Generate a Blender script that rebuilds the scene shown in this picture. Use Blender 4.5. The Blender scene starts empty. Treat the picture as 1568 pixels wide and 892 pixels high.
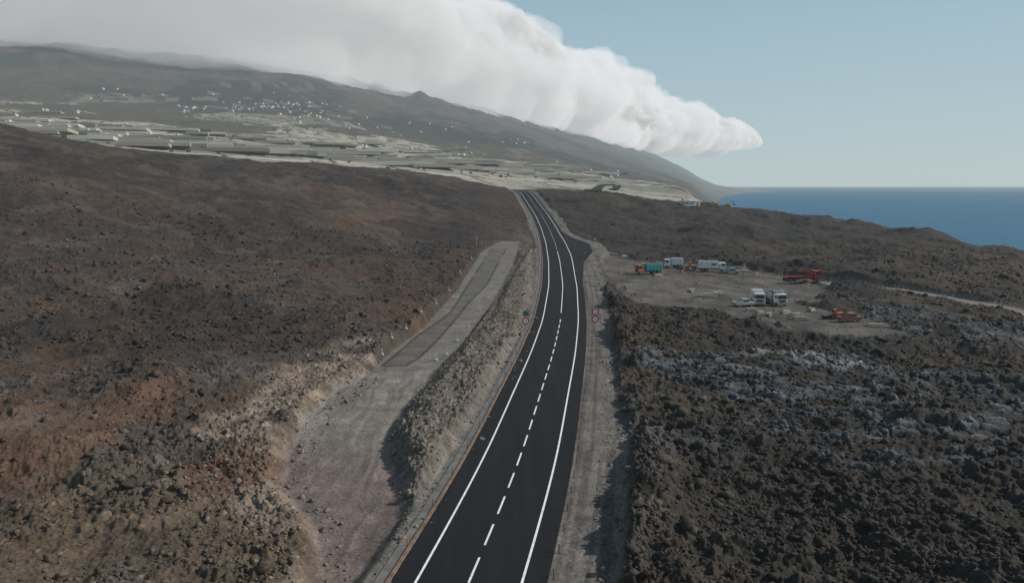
import bpy, bmesh, math, numpy as np, random
from mathutils import Vector, Matrix
random.seed(4); rng=np.random.default_rng(4)
S=bpy.context.scene
S.view_settings.view_transform='Standard'; S.view_settings.look='None'; S.view_settings.exposure=0
CZ=27.0
# ---------------------------------------------------------------- camera
cam=bpy.data.cameras.new('camera'); co=bpy.data.objects.new('camera',cam); S.collection.objects.link(co)
cam.lens=26; cam.sensor_width=36; cam.clip_start=0.5; cam.clip_end=300000
co.location=(0,0,CZ); co.rotation_euler=(math.radians(90-8.1),0,0); S.camera=co
# ---------------------------------------------------------------- surveying helpers (sight line -> ground position)
TH=math.radians(8.1); F=1132.4
def ray(u,v): return ((u-784.0), F*math.cos(TH)+(446-v)*math.sin(TH), -F*math.sin(TH)+(446-v)*math.cos(TH))
def P(u,v,z=0.0):
    a,b,c=ray(u,v); t=(z-CZ)/c; return (a*t,b*t)
def zz(Y,v):
    a,b,c=ray(784,v); return CZ+Y*c/b
# ---------------------------------------------------------------- noise
def h2(ix,iy,s):
    ix=ix.astype(np.int64).astype(np.uint32); iy=iy.astype(np.int64).astype(np.uint32)
    h=(ix*np.uint32(374761393))^(iy*np.uint32(668265263))^np.uint32((s*2246822519)&0xffffffff)
    h=(h^(h>>np.uint32(13)))*np.uint32(1274126177); h=h^(h>>np.uint32(16))
    h=h*np.uint32(2654435761); h=h^(h>>np.uint32(15))
    return (h&np.uint32(0xffffff)).astype(np.float32)/np.float32(16777216)
def vn(x,y,s=0):
    fx=np.floor(x); fy=np.floor(y); a=(x-fx); b=(y-fy)
    a=a*a*a*(a*(a*6-15)+10); b=b*b*b*(b*(b*6-15)+10)
    v00=h2(fx,fy,s);v10=h2(fx+1,fy,s);v01=h2(fx,fy+1,s);v11=h2(fx+1,fy+1,s)
    return (v00*(1-a)+v10*a)*(1-b)+(v01*(1-a)+v11*a)*b
def vn3(x,y,z,s=0):
    fz=np.floor(z); c=z-fz; c=c*c*(3-2*c)
    def lay(f):
        fx=np.floor(x); fy=np.floor(y); a=(x-fx); b=(y-fy); a=a*a*(3-2*a); b=b*b*(3-2*b)
        g=lambda i,j:h2(fx+i+f*131,fy+j+f*57,s)
        return (g(0,0)*(1-a)+g(1,0)*a)*(1-b)+(g(0,1)*(1-a)+g(1,1)*a)*b
    return lay(fz)*(1-c)+lay(fz+1)*c
def fbm(x,y,o=4,s=0,g=.5):
    r=0;a=1;t=0
    for i in range(o):
        c_,s_=math.cos(.6*i),math.sin(.6*i)
        xr=x*c_-y*s_; yr=x*s_+y*c_
        r=r+a*vn(xr*2**i+17.3*i,yr*2**i-9.1*i,s+i*7); t+=a; a*=g
    return r/t
def worley(x,y,s=0):
    fx=np.floor(x); fy=np.floor(y); f1=np.full(x.shape,9.,np.float32); f2=f1.copy(); cid=np.zeros(x.shape,np.float32)
    for i in(-1,0,1):
        for j in(-1,0,1):
            gx=fx+i; gy=fy+j
            px=gx+h2(gx,gy,s+1); py=gy+h2(gx,gy,s+2); d=(px-x)**2+(py-y)**2
            n=d<f1; f2=np.where(n,f1,np.minimum(f2,d)); cid=np.where(n,h2(gx,gy,s+3),cid); f1=np.where(n,d,f1)
    return np.sqrt(f1),np.sqrt(f2),cid
def ss(a,b,x):
    t=np.clip((x-a)/(b-a),0,1); return t*t*(3-2*t)
def sd(poly,x,y):
    P_=np.array(poly); n=len(P_); d=np.full(x.shape,1e9); ins=np.zeros(x.shape,bool)
    for i in range(n):
        a=P_[i]; b=P_[(i+1)%n]; e=b-a
        t=np.clip(((x-a[0])*e[0]+(y-a[1])*e[1])/(e@e+1e-9),0,1)
        d=np.minimum(d,(x-a[0]-t*e[0])**2+(y-a[1]-t*e[1])**2)
        c=((a[1]>y)!=(b[1]>y)) & (x<(b[0]-a[0])*(y-a[1])/((b[1]-a[1]) if b[1]!=a[1] else 1e-9)+a[0])
        ins^=c
    d=np.sqrt(d); return np.where(ins,d,-d)
# ---------------------------------------------------------------- terrain table
T=lambda u:(u-784)/1143.0
cols=[(-1.6,[(10,2),(60,4),(100,9),(180,26),(280,60),(380,75),(600,80),(900,140),(1500,260),(3000,700),(4900,1300),(6500,1900),(9000,2000),(30000,2000)]),
(T(0),[(10,1),(60,1.5),(100,4.5),(180,15),(280,35),(380,59),(500,52),(900,zz(900,196)),(1500,zz(1500,184)),(3000,zz(3000,160)),(4900,zz(4900,60)),(6500,1500),(9000,1700),(30000,1800)]),
(T(250),[(10,.5),(60,1),(100,3),(200,10),(300,23),(450,48),(600,42),(1000,zz(1000,219)),(2000,zz(2000,192)),(3500,zz(3500,160)),(5700,zz(5700,90)),(7500,1500),(10000,1700),(30000,1800)]),
(T(500),[(10,0),(60,.4),(100,1.4),(200,5),(350,19),(550,45),(700,40),(1200,zz(1200,238)),(2200,zz(2200,210)),(4000,zz(4000,170)),(7100,zz(7100,122)),(9000,1500),(12000,1800),(30000,1800)]),
(T(650),[(10,0),(60,0),(100,.5),(200,3),(350,12),(560,37),(700,35),(1500,zz(1500,245)),(3000,zz(3000,220)),(5000,zz(5000,182)),(8500,zz(8500,150)),(11000,1500),(14000,1800),(30000,1800)]),
(T(784),[(10,0),(100,0),(150,.2),(200,2),(300,5.5),(400,10),(450,15),(520,22.5),(560,25),(700,23),(1200,zz(1200,268)),(2500,zz(2500,242)),(4500,zz(4500,215)),(8000,zz(8000,193)),(11500,zz(11500,181)),(14000,1400),(18000,1700),(30000,1700)]),
(T(900),[(10,0),(100,0),(200,1.5),(300,3.5),(420,9),(520,22),(560,23),(700,20),(1200,zz(1200,280)),(2500,zz(2500,262)),(4500,zz(4500,250)),(8000,zz(8000,233)),(12000,zz(12000,214)),(15500,1100),(20000,1400),(30000,1400)]),
(T(1000),[(10,0),(100,0),(200,1.2),(300,1.8),(420,6),(560,zz(560,306)),(800,12),(1300,zz(1300,291)),(2500,zz(2500,280)),(4500,zz(4500,272)),(8000,zz(8000,262)),(12000,zz(12000,252)),(17000,zz(17000,240)),(20000,750),(30000,300)]),
(T(1060),[(10,0),(100,0),(200,1),(300,1),(420,4),(560,zz(560,314)),(800,8),(1300,zz(1300,296)),(2500,zz(2500,288)),(5000,zz(5000,284)),(9000,zz(9000,279)),(14000,zz(14000,271)),(17000,zz(17000,265)),(20000,100),(30000,-100)]),
(T(1090),[(10,0),(100,0),(200,1),(300,1),(560,12),(800,5),(1100,-6),(1500,-50),(2200,-110),(5000,-110),(9000,-95),(14000,-20),(17000,zz(17000,282)),(20000,-60),(30000,-110)]),
(T(1145),[(10,0),(100,0),(200,.5),(300,.5),(560,8.5),(700,6),(900,-40),(1300,-110),(14000,-110),(15500,-70),(16500,-35),(17500,-45),(19000,-110),(30000,-110)]),
(T(1200),[(10,0),(100,0),(300,0),(450,2.5),(640,6.5),(760,-10),(1000,-110),(30000,-110)]),
(T(1330),[(10,0),(100,-.3),(300,0),(430,2),(520,3.2),(620,-25),(800,-110),(30000,-110)]),
(T(1450),[(10,0),(100,-.5),(300,-.2),(400,2),(480,-15),(650,-110),(30000,-110)]),
(T(1568),[(10,0),(100,-.5),(200,-.5),(300,0),(380,-20),(520,-110),(30000,-110)]),
(1.6,[(10,0),(60,-1),(120,-2),(180,-30),(300,-110),(30000,-110)])]
LY=np.linspace(math.log(10),math.log(30000),500)
C_t=np.array([c[0] for c in cols]); C_z=np.array([np.interp(LY,[math.log(p[0]) for p in c[1]],[p[1] for p in c[1]]) for c in cols])
TT=np.linspace(-1.6,1.6,641); tab=np.array([np.interp(TT,C_t,C_z[:,j]) for j in range(500)]).T
def blur(a,n,ax):
    k=np.hanning(n+2)[1:-1]; k/=k.sum(); p=[(0,0),(0,0)]; p[ax]=(n//2,n//2); b=np.pad(a,p,mode='edge')
    return np.apply_along_axis(lambda r:np.convolve(r,k,'valid'),ax,b)
tab=blur(blur(tab,15,1),13,0)
def H0(x,y):
    y=np.maximum(y,10.); t=np.clip(x/y,-1.599,1.599); a=(t+1.6)/3.2*640; b=(np.log(np.clip(y,10.,29990.))-LY[0])/(LY[1]-LY[0])
    i=np.clip(a.astype(int),0,639); j=np.clip(b.astype(int),0,498); a=a-i; b=b-j
    return (tab[i,j]*(1-a)+tab[i+1,j]*a)*(1-b)+(tab[i,j+1]*(1-a)+tab[i+1,j+1]*a)*b
# road
RY=[-60,0,30,47.5,59,73,92,118,148,190,237,289,350,418,470,520,560,640]
RX=[-21.5,-11,-6,-3.0,-1.05,1.08,3.44,6.7,9.9,13.2,15.4,16.8,17.4,16.8,14,10,6,-4]
RZ=[0,0,0,0,0,0,0,0,0.1,1.6,3.2,5.3,7.4,10.8,15.5,22.2,24.6,22]
yy=np.linspace(-60,640,1401)
def sm(a,n):
    k=np.hanning(n+2)[1:-1];k/=k.sum(); return np.convolve(np.pad(a,n//2,mode='reflect',reflect_type='odd'),k,'valid')
cxs=sm(np.interp(yy,RY,RX),61); czs=sm(np.interp(yy,RY,RZ),61)
cx=lambda y:np.interp(y,yy,cxs); cz=lambda y:np.interp(y,yy,czs)
redge=lambda y:np.interp(y,[0,195,235,262,285,305,335],[5.3,5.3,7.6,12.5,13,8,5.3])
track=[P(*p) for p in[(768,390),(796,390),(788,415),(748,475),(703,528),(668,560),(565,568),(600,535),(650,500),(702,450),(738,403)]]
patch=[P(*p) for p in[(752,400),(775,400),(745,445),(715,470),(668,520),(640,545),(620,556),(585,556),(640,512),(690,480)]]
grav=[P(*p,-.3) for p in[(565,568),(668,560),(650,590),(612,625),(590,665),(598,720),(612,790),(600,850),(560,900),(540,1000),(490,1000),(488,880),(478,800),(430,740),(440,690),(480,630),(510,600)]]
bank=[P(*p,0) for p in[(565,535),(500,550),(430,590),(375,640),(290,700),(265,735),(320,800),(440,840),(450,900),(450,1000),(495,1000),(478,800),(430,740),(440,690),(480,630),(570,565)]]
berm=[P(*p,0) for p in[(808,400),(818,400),(818,500),(800,545),(760,625),(712,705),(662,790),(600,880),(560,960),(530,980),(575,890),(620,790),(605,720),(597,665),(620,625),(655,590),(690,545),(748,480),(792,415)]]
yard=[P(*p,1.5) for p in[(893,390),(935,393),(975,402),(1100,403),(1200,416),(1262,428),(1262,462),(1340,480),(1385,497),(1300,499),(1200,492),(1120,476),(1050,468),(985,462),(945,455),(905,430)]]
ptrack=[P(*p,1) for p in[(1230,424),(1300,428),(1400,438),(1500,453),(1568,464),(1700,485),(1700,492),(1568,472),(1500,461),(1400,446),(1300,436),(1230,434)]]
slab=[P(*p,0) for p in[(950,545),(1100,528),(1300,540),(1568,575),(1700,600),(1700,760),(1568,770),(1400,740),(1200,720),(1050,690),(960,640)]]
slab2=[P(*p,0) for p in[(1290,462),(1568,480),(1700,500),(1700,560),(1400,520),(1300,500)]]
slab3=[P(*p,0) for p in[(1290,735),(1568,745),(1568,800),(1400,790)]]
streak=[P(*p,0) for p in[(1120,533),(1210,535),(1300,552),(1340,570),(1240,566),(1130,548)]]
def crag(x,y,s):
    f1,f2,c=worley(x,y,s); return np.minimum(f2-f1,.9)*1.5*(.3+.7*c)
def ridg(x,y,s):
    return (1-np.abs(vn(x,y,s)*2-1))**2
def ground(x,y,full=True):
    """height and colour of the land at world x,y (metres)"""
    x=np.asarray(x,float); y=np.asarray(y,float); z=H0(x,y); n=x.shape
    near=ss(760,560,y)
    b1=fbm(x/45,y/70,4,11); b2=fbm(x/12,y/16,4,31); b3=fbm(x/2.2,y/2.2,3,51); b4=vn(x/.45,y/.45,55)
    L=np.array
    lf=ss(6,-6,x-cx(y)); left=lf[...,None]
    def mix(a,b,f):
        f=np.asarray(f)[...,None]; return a*(1-f)+b*f
    cl=mix(L([.058,.042,.033]),L([.084,.052,.036]),ss(.45,.62,b1)); cl=mix(cl,L([.046,.042,.039]),ss(.50,.64,b2)*.75)
    cl=mix(cl,L([.080,.066,.047]),ss(.5,.7,fbm(x/20,y/25,3,77))*.6*ss(140,60,y))
    cl=mix(cl,L([.037,.029,.025]),ss(90,220,y)*.85*ss(.35,.6,fbm(x/60,y/90,3,5)+.14))
    cl=mix(cl,L([.078,.052,.040]),ss(180,330,y)*ss(.50,.66,fbm(x/70,y/60,3,6))*.6)
    cl=mix(cl,L([.028,.024,.022]),ss(.52,.64,fbm(x/30,y/60,5,61))*.75*ss(60,120,y))
    cr=mix(L([.034,.029,.025]),L([.048,.037,.028]),ss(.45,.62,b1)); cr=mix(cr,L([.025,.024,.023]),ss(.5,.65,b2)*.8)
    c=cl*left+cr*(1-left); c=c*(.66+.5*b3+.18*b4)[...,None]
    amp=near*(1-lf*ss(70,200,y)*.30)
    q=lambda lam:ss(lam*330,lam*160,y)
    fld=.15+1.5*fbm(x/15,y/15,2,8)-.25*lf
    fld=np.maximum(fld,.15)
    big=1-np.abs(fbm(x/55,y/70,4,131)-.5)*4
    d=(fbm(x/38,y/38,3,101)-.5)*6.5*ss(8,60,np.abs(x-cx(y)))+(fbm(x/11,y/11,3,111)-.5)*3.2+big*3.0*ss(130,280,y)*ss(20,80,np.abs(x-cx(y)))*ss(620,480,y)
    d+=crag(x/2.9+b3*1.2,y/2.9+b2*3,201)*.50*fld
    d+=crag(x/1.2+b4*.4+b3*1.5,y/1.2-b3,211)*.36*q(1.5)*fld
    d+=ridg(x/.9+b3*2,y/.9+b4*.3,241)*.24*q(1.4)*fld
    d+=crag(x/.5+b4*.4,y/.5+b3,221)*.18*q(1.0)*(.4+fld*.6)+(b4-.5)*.08*q(.9)+(b3-.5)*.7
    sx=np.maximum(sd(slab,x,y),sd(slab3,x,y))+ (b2-.5)*26; sx2=sd(slab2,x,y)+(b2-.5)*30
    sl=np.maximum(ss(-3,4,sx),ss(-3,4,sx2)*.8)*ss(.34,.54,fbm(x/5,y/4,3,71))
    sl=np.maximum(sl,lf*ss(.62,.70,fbm(x/14,y/14,4,72))*.35*ss(120,80,y))
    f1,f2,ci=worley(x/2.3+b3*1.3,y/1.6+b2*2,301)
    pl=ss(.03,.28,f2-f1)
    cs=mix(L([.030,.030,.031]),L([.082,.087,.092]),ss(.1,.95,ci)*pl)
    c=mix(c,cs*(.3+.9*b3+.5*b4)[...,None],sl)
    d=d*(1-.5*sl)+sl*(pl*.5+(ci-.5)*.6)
    st=ss(-2,2,sd(streak,x,y)+(b2-.5)*8)*ss(.42,.55,b3+(b4-.5)*.4); c=mix(c,L([.15,.148,.145])*(.6+.8*b3[...,None]),st*.8)
    z=z+d*amp
    pa=ss(.60,.70,fbm(x/9,y/14,4,91))*lf*ss(30,-10,x+40); c=mix(c,L([.088,.080,.070]),pa*.35)
    rub=crag(x/1.0+b4*.2,y/1.0,401)*.3+crag(x/.45,y/.45,402)*.2
    off=x-cx(y); zr=cz(y)
    wob=(b2-.5)*3+(b3-.5)*1.6
    lv=ss(250,330,y)
    rr=np.maximum(redge(y),5.3)+4.6+wob-lv*1.5
    inR=ss(rr+1.4,rr,off)*ss(-8.6-lv,-7.0-lv,off-wob*.3)
    inR=inR*ss(640,600,y)
    lip=np.exp(-((off-rr-2.5)/2.2)**2)*ss(260,150,y)*(.25+1.7*ss(.5,.66,fbm(x/7,y/9,2,66))); z=z+lip*(.6+rub)
    ds=ss(20,9,off)*ss(4,8,off)*.30*ss(.45,.6,b2)+ss(-30,-10,off)*ss(-4,-8,off)*.55*ss(.35,.6,b2+.08)
    c=mix(c,L([.115,.098,.082])*(.4+.8*b3+.4*b4)[...,None],ds*ss(420,300,y))
    s_b=sd(bank,x,y)+wob*.9; s_g=sd(grav,x,y)+wob*.25; s_t=sd(track,x,y)+wob*.06; s_m=sd(berm,x,y)+wob*.4
    mb=ss(-2.,2.5,s_b); bn=fbm(x/1.3,y/1.3,3,88)
    c=mix(c,L([.19,.15,.118])*(.2+1.1*bn+.3*b4)[...,None],ss(-2.5,1.5,s_b)*.85*ss(.34,.58,fbm(x/5,y/5,4,89)))
    z=np.where(mb>0,z*(1-mb)+mb*(z*.5+.2+rub*1.3),z)
    mm=ss(-1.2,1.8,s_m); c=mix(c,L([.125,.107,.090])*(.2+1.1*fbm(x/1.1,y/1.1,3,87)+.4*b4)[...,None],mm*.85)
    zt=cz(y)+np.interp(y,[40,90,140,250],[-.9,-.7,-.3,0])
    z=z*(1-mm)+mm*(zr-.2+rub*1.5+1.25*ss(0,3.0,s_m)*(.15+1.3*fbm(x/6,y/6,3,86)))
    mg=ss(-1.8,.5,s_g); gtex=(.7+.45*b3+.2*b4)[...,None]
    red=ss(86,70,y+6*(b2-.5)*4)
    rut=.8+.4*vn(x/.5+fbm(x/9,y/9,2,1)*6,y/14,93)
    gc=mix(L([.155,.140,.124]),L([.125,.100,.088]),red)*rut[...,None]*(.8+.4*fbm(x/5,y/7,3,94))[...,None]
    c=mix(c,gc*gtex,ss(-.9,.5,s_g)); z=z*(1-mg)+mg*(zt+(b3-.5)*.22+rub*.1)
    mt=ss(-.25,.25,s_t); tc_=L([.138,.126,.111])*(.75+.35*b3+.15*b2)[...,None]; tc_=mix(tc_,L([.104,.095,.083])*(.85+.3*b3[...,None]),ss(-.15,.15,sd(patch,x,y)))
    g1=(np.abs(sd(patch,x,y))<.3)&(b2>.42); tc_=np.where(g1[...,None],L([.06,.056,.05]),tc_)
    c=mix(c,tc_,mt); mt2=ss(-1.2,.0,s_t); z=z*(1-mt2)+mt2*(zt+.1)
    s_y=sd(yard,x,y)+wob*1.4; my=ss(-1.8,1.8,s_y); c=mix(c,L([.095,.085,.075])*(.15+1.2*fbm(x/5,y/8,4,95)+.3*b4)[...,None],my*.95)
    zy=H0(x,y); heap=ss(.52,.66,fbm(x/7,y/8,3,96))*ss(4.5,1,np.abs(sd(yard,x,y))/2.2)
    z=z*(1-my)+my*(zy+.1+(b3-.5)*.25+heap*1.5*(.5+rub))
    mp=ss(-.8,.8,sd(ptrack,x,y)+wob*.3)*(1-my); c=mix(c,L([.15,.138,.124])*gtex,mp); z=z*(1-mp)+mp*(zy+.3)
    sh=L([.128,.117,.105])*(.45+.8*fbm(x/1.2,y/3,4,97)+.25*b4)[...,None]
    sh=sh*(1-.3*ss(.5,.6,vn(off/.45,y/30,98))[...,None])
    c=mix(c,sh,inR); z=z*(1-inR)+inR*(zr-.12+(b3-.5)*.14+rub*.15*ss(6.5,9,off))
    core=ss(redge(y)+1.4,redge(y)+.6,off)*ss(-7.0,-6.2,off)*ss(640,600,y); z=z*(1-core)+core*(zr-.14)
    # --- farmland and mountain beyond the lava
    edge=560+90*(fbm(x/120,y/300,3,120)-.5)+np.interp(x/np.maximum(y,1),[-.9,-.69,-.46,-.25,0,.15,.3],[-120,-120,-40,60,60,40,200])
    fm=ss(-25,25,y-edge)*ss(.262,.235,x/np.maximum(y,1)-np.interp(y,[0,700,1500],[.1,.04,0]))
    fm=np.maximum(fm,ss(2500,3500,y))
    ca,sa=math.cos(.35),math.sin(.35); wx=x+30*fbm(x/300,y/300,2,130); wy=y+60*fbm(x/400,y/400,2,131)
    X=(wx*ca+wy*sa); Yv=(-wx*sa+wy*ca)
    def cells(cw,ch,s):
        r=np.floor(Yv/ch); o=h2(r,r*0+3,s)*cw; k=np.floor((X+o)/cw); e=np.minimum(((X+o)/cw-k),1-((X+o)/cw-k))*cw; e2=np.minimum(Yv/ch-r,1-(Yv/ch-r))*ch
        return h2(k,r,s),h2(k,r,s+9),np.minimum(e,e2*.6)
    r1,r2,ee=cells(95,60,140); r3,r4,_=cells(260,150,150)
    light=ss(.30,.62,fbm(x/420,y/650,3,160)+np.interp(y,[500,700,1400,2200,4000],[.27,.27,.11,-.06,-.3]))
    pal=mix(L([.095,.074,.055]),L([.07,.069,.047]),r1)
    bright=mix(L([.25,.23,.185]),L([.36,.335,.285]),r2); bright=mix(bright,L([.16,.16,.125]),(r4>.7)*.8)
    fc=mix(pal,bright,((r1*.6+r3*.4)<light*.92)*1.0)
    fc=np.where((ee<3)[...,None],L([.085,.073,.056]),fc)
    fc=fc*(.75+.4*fbm(x/25,y/40,3,170)[...,None])
    mtn=ss(1500,4200,y+600*(fbm(x/900,y/900,3,180)-.5)*2)
    m1=fbm(x/420,y/700,5,190); mc=mix(L([.028,.031,.026]),L([.068,.054,.044]),ss(.44,.60,m1)); mc=mc*(.6+.6*fbm(x/60,y/110,4,191)[...,None])
    sc=(h2(np.floor(X/55),np.floor(Yv/80),192)>.84)*ss(.43,.58,fbm(x/700,y/900,3,193))*ss(6000,3000,y); mc=mix(mc,L([.19,.175,.145]),sc*.55)
    fc=mix(fc,mc,mtn)
    c=mix(c,fc,fm)
    rid=1-np.abs(fbm(x/900+.4*fbm(x/500,y/500,2,9),y/1500,5,200)-.5)*3.4
    z=z+fm*(fbm(x/140,y/220,4,210)-.5)*np.interp(y,[500,1000,3000],[2,10,36])*ss(-90,0,z)+rid*ss(60,500,z)*ss(2500,6000,y)*60+ss(200,900,z)*(fbm(x/250,y/400,5,220)-.5)*80
    return z,np.clip(c,0,1)
def grd(x,y): 
    z,c=ground(np.array([x]),np.array([y])); return float(z[0])
def G(u,v,zo=0):
    """first ground point met by a sight line"""
    a,b,c=ray(u,v); t=np.exp(np.linspace(math.log(20/1100),math.log(20),6000)); X=a*t;Y=b*t;Z=CZ+c*t
    hz=H0(X,Y); k=np.argmax(Z<hz+zo)
    return float(X[k]),float(Y[k])
# ---------------------------------------------------------------- materials
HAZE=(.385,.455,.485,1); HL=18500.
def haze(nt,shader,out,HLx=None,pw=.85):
    """aerial perspective painted in as emission, from the distance to the road site (world origin)"""
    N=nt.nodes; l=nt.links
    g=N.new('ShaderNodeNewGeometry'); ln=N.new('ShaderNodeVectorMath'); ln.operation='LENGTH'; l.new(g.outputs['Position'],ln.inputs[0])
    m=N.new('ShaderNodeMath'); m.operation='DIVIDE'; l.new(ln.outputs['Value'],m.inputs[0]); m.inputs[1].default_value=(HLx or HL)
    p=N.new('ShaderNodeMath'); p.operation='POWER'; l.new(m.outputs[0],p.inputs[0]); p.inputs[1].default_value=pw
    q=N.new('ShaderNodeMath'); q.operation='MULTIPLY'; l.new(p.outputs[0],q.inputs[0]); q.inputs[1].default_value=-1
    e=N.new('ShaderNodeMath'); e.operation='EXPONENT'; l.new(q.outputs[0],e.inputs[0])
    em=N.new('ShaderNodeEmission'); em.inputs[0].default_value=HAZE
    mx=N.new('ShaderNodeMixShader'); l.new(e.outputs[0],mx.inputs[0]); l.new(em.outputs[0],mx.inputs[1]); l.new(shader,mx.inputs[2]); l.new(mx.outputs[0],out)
def newmat(name):
    m=bpy.data.materials.new(name); m.use_nodes=True; nt=m.node_tree
    m.cycles.emission_sampling='NONE'
    return m,nt,nt.nodes['Principled BSDF'],nt.nodes['Material Output']
def pmat(name,c,rough=.6,var=.15,scale=3.,metal=0,hz=True,coord='Object',spec=.4,bump=0):
    m,nt,b,o=newmat(name); N=nt.nodes;l=nt.links
    tc=N.new('ShaderNodeTexCoord'); no=N.new('ShaderNodeTexNoise'); no.inputs['Scale'].default_value=scale; no.inputs['Detail'].default_value=5
    l.new(tc.outputs[coord],no.inputs['Vector'])
    mr=N.new('ShaderNodeMapRange'); mr.inputs[3].default_value=1-var; mr.inputs[4].default_value=1+var; mr.inputs[1].default_value=.3; mr.inputs[2].default_value=.7; l.new(no.outputs['Fac'],mr.inputs[0])
    mu=N.new('ShaderNodeVectorMath'); mu.operation='SCALE'; mu.inputs[0].default_value=c[:3]; l.new(mr.outputs[0],mu.inputs['Scale']); l.new(mu.outputs[0],b.inputs['Base Color'])
    b.inputs['Roughness'].default_value=rough; b.inputs['Metallic'].default_value=metal; b.inputs['Specular IOR Level'].default_value=spec
    if bump:
        bp=N.new('ShaderNodeBump'); bp.inputs['Strength'].default_value=.8; bp.inputs['Distance'].default_value=bump; l.new(no.outputs['Fac'],bp.inputs['Height']); l.new(bp.outputs[0],b.inputs['Normal'])
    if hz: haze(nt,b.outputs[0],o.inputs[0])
    return m
def groundlike(name,texscale,lo,hi,gain=1.):
    m,nt,b,o=newmat(name); N=nt.nodes;l=nt.links
    at=N.new('ShaderNodeAttribute'); at.attribute_name='col'
    tc=N.new('ShaderNodeTexCoord')
    def noise(sc,det=4):
        n=N.new('ShaderNodeTexNoise'); n.inputs['Scale'].default_value=sc; n.inputs['Detail'].default_value=det; l.new(tc.outputs['Object'],n.inputs['Vector']); return n
    n1=noise(texscale,4); n2=noise(.35,5)
    mr=N.new('ShaderNodeMapRange'); l.new(n1.outputs['Fac'],mr.inputs[0]); mr.inputs[1].default_value=.3; mr.inputs[2].default_value=.7; mr.inputs[3].default_value=lo; mr.inputs[4].default_value=hi
    mr2=N.new('ShaderNodeMapRange'); l.new(n2.outputs['Fac'],mr2.inputs[0]); mr2.inputs[1].default_value=.3; mr2.inputs[2].default_value=.7; mr2.inputs[3].default_value=.8; mr2.inputs[4].default_value=1.2
    mm=N.new('ShaderNodeMath'); mm.operation='MULTIPLY'; l.new(mr.outputs[0],mm.inputs[0]); l.new(mr2.outputs[0],mm.inputs[1])
    m2=N.new('ShaderNodeMath'); m2.operation='MULTIPLY'; l.new(mm.outputs[0],m2.inputs[0]); m2.inputs[1].default_value=gain
    vs=N.new('ShaderNodeVectorMath'); vs.operation='SCALE'; l.new(at.outputs['Color'],vs.inputs[0]); l.new(m2.outputs[0],vs.inputs['Scale']); l.new(vs.outputs[0],b.inputs['Base Color'])
    b.inputs['Roughness'].default_value=.95; b.inputs['Specular IOR Level'].default_value=.12
    bp=N.new('ShaderNodeBump'); bp.inputs['Strength'].default_value=.45; bp.inputs['Distance'].default_value=.12; l.new(n1.outputs['Fac'],bp.inputs['Height']); l.new(bp.outputs[0],b.inputs['Normal'])
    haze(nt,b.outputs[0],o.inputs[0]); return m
MT=groundlike('volcanic_ground',3.8,.65,1.35)
# ---------------------------------------------------------------- mesh helpers
def setcol(me,a):
    ca=me.color_attributes.new('col','FLOAT_COLOR','POINT'); d=np.ones((len(a),4),np.float32); d[:,:3]=a; ca.data.foreach_set('color',d.ravel())
def gridmesh(name,V,nr,nc,mat,attrs=None,smooth=False,closed=False):
    me=bpy.data.meshes.new(name); V=V.astype(np.float32)
    if closed:
        i=np.arange(nr-1)[:,None]*nc+np.arange(nc)[None,:]; j=np.arange(nr-1)[:,None]*nc+((np.arange(nc)+1)%nc)[None,:]
        q=np.stack([i,j,j+nc,i+nc],-1).reshape(-1,4).astype(np.int32)
    else:
        i=np.arange(nr-1)[:,None]*nc+np.arange(nc-1)[None,:]; q=np.stack([i,i+1,i+nc+1,i+nc],-1).reshape(-1,4).astype(np.int32)
    nq=len(q); li=q.ravel(); ls=np.arange(nq,dtype=np.int32)*4; nf=nq
    if closed:
        li=np.concatenate([li,np.arange(nc-1,-1,-1),np.arange((nr-1)*nc,nr*nc)]).astype(np.int32); ls=np.concatenate([ls,[nq*4,nq*4+nc]]).astype(np.int32); nf=nq+2
    me.vertices.add(len(V)); me.vertices.foreach_set('co',V.ravel())
    me.loops.add(len(li)); me.loops.foreach_set('vertex_index',li); me.polygons.add(nf)
    me.polygons.foreach_set('loop_start',ls)
    if smooth: me.polygons.foreach_set('use_smooth',np.ones(nf,bool))
    me.update(calc_edges=True)
    for k,a in (attrs or {}).items(): setcol(me,a)
    me.materials.append(mat); ob=bpy.data.objects.new(name,me); S.collection.objects.link(ob); return ob
# ---------------------------------------------------------------- terrain sheet
tn=np.concatenate([np.linspace(-1.55,-.78,80,endpoint=False),np.linspace(-.78,.78,1180),np.linspace(.78,1.55,81)[1:]])
ry=[14.]
while ry[-1]<29000:
    Y=ry[-1]; ry.append(Y*(1+(.008 if Y<38 else .0024 if Y<160 else .0042 if Y<700 else .009)))
ry=np.array(ry)
XX=(tn[None,:]*ry[:,None]); YY=np.repeat(ry[:,None],len(tn),1)
jx=XX.ravel(); jy=YY.ravel()
Zs=np.empty(jx.size); Cs=np.empty((jx.size,3)); st=200000
for k in range(0,jx.size,st):
    Zs[k:k+st],Cs[k:k+st]=ground(jx[k:k+st],jy[k:k+st])
gridmesh('lava_field_terrain',np.stack([jx,jy,Zs],1),len(ry),len(tn),MT,{'col':Cs})
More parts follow.
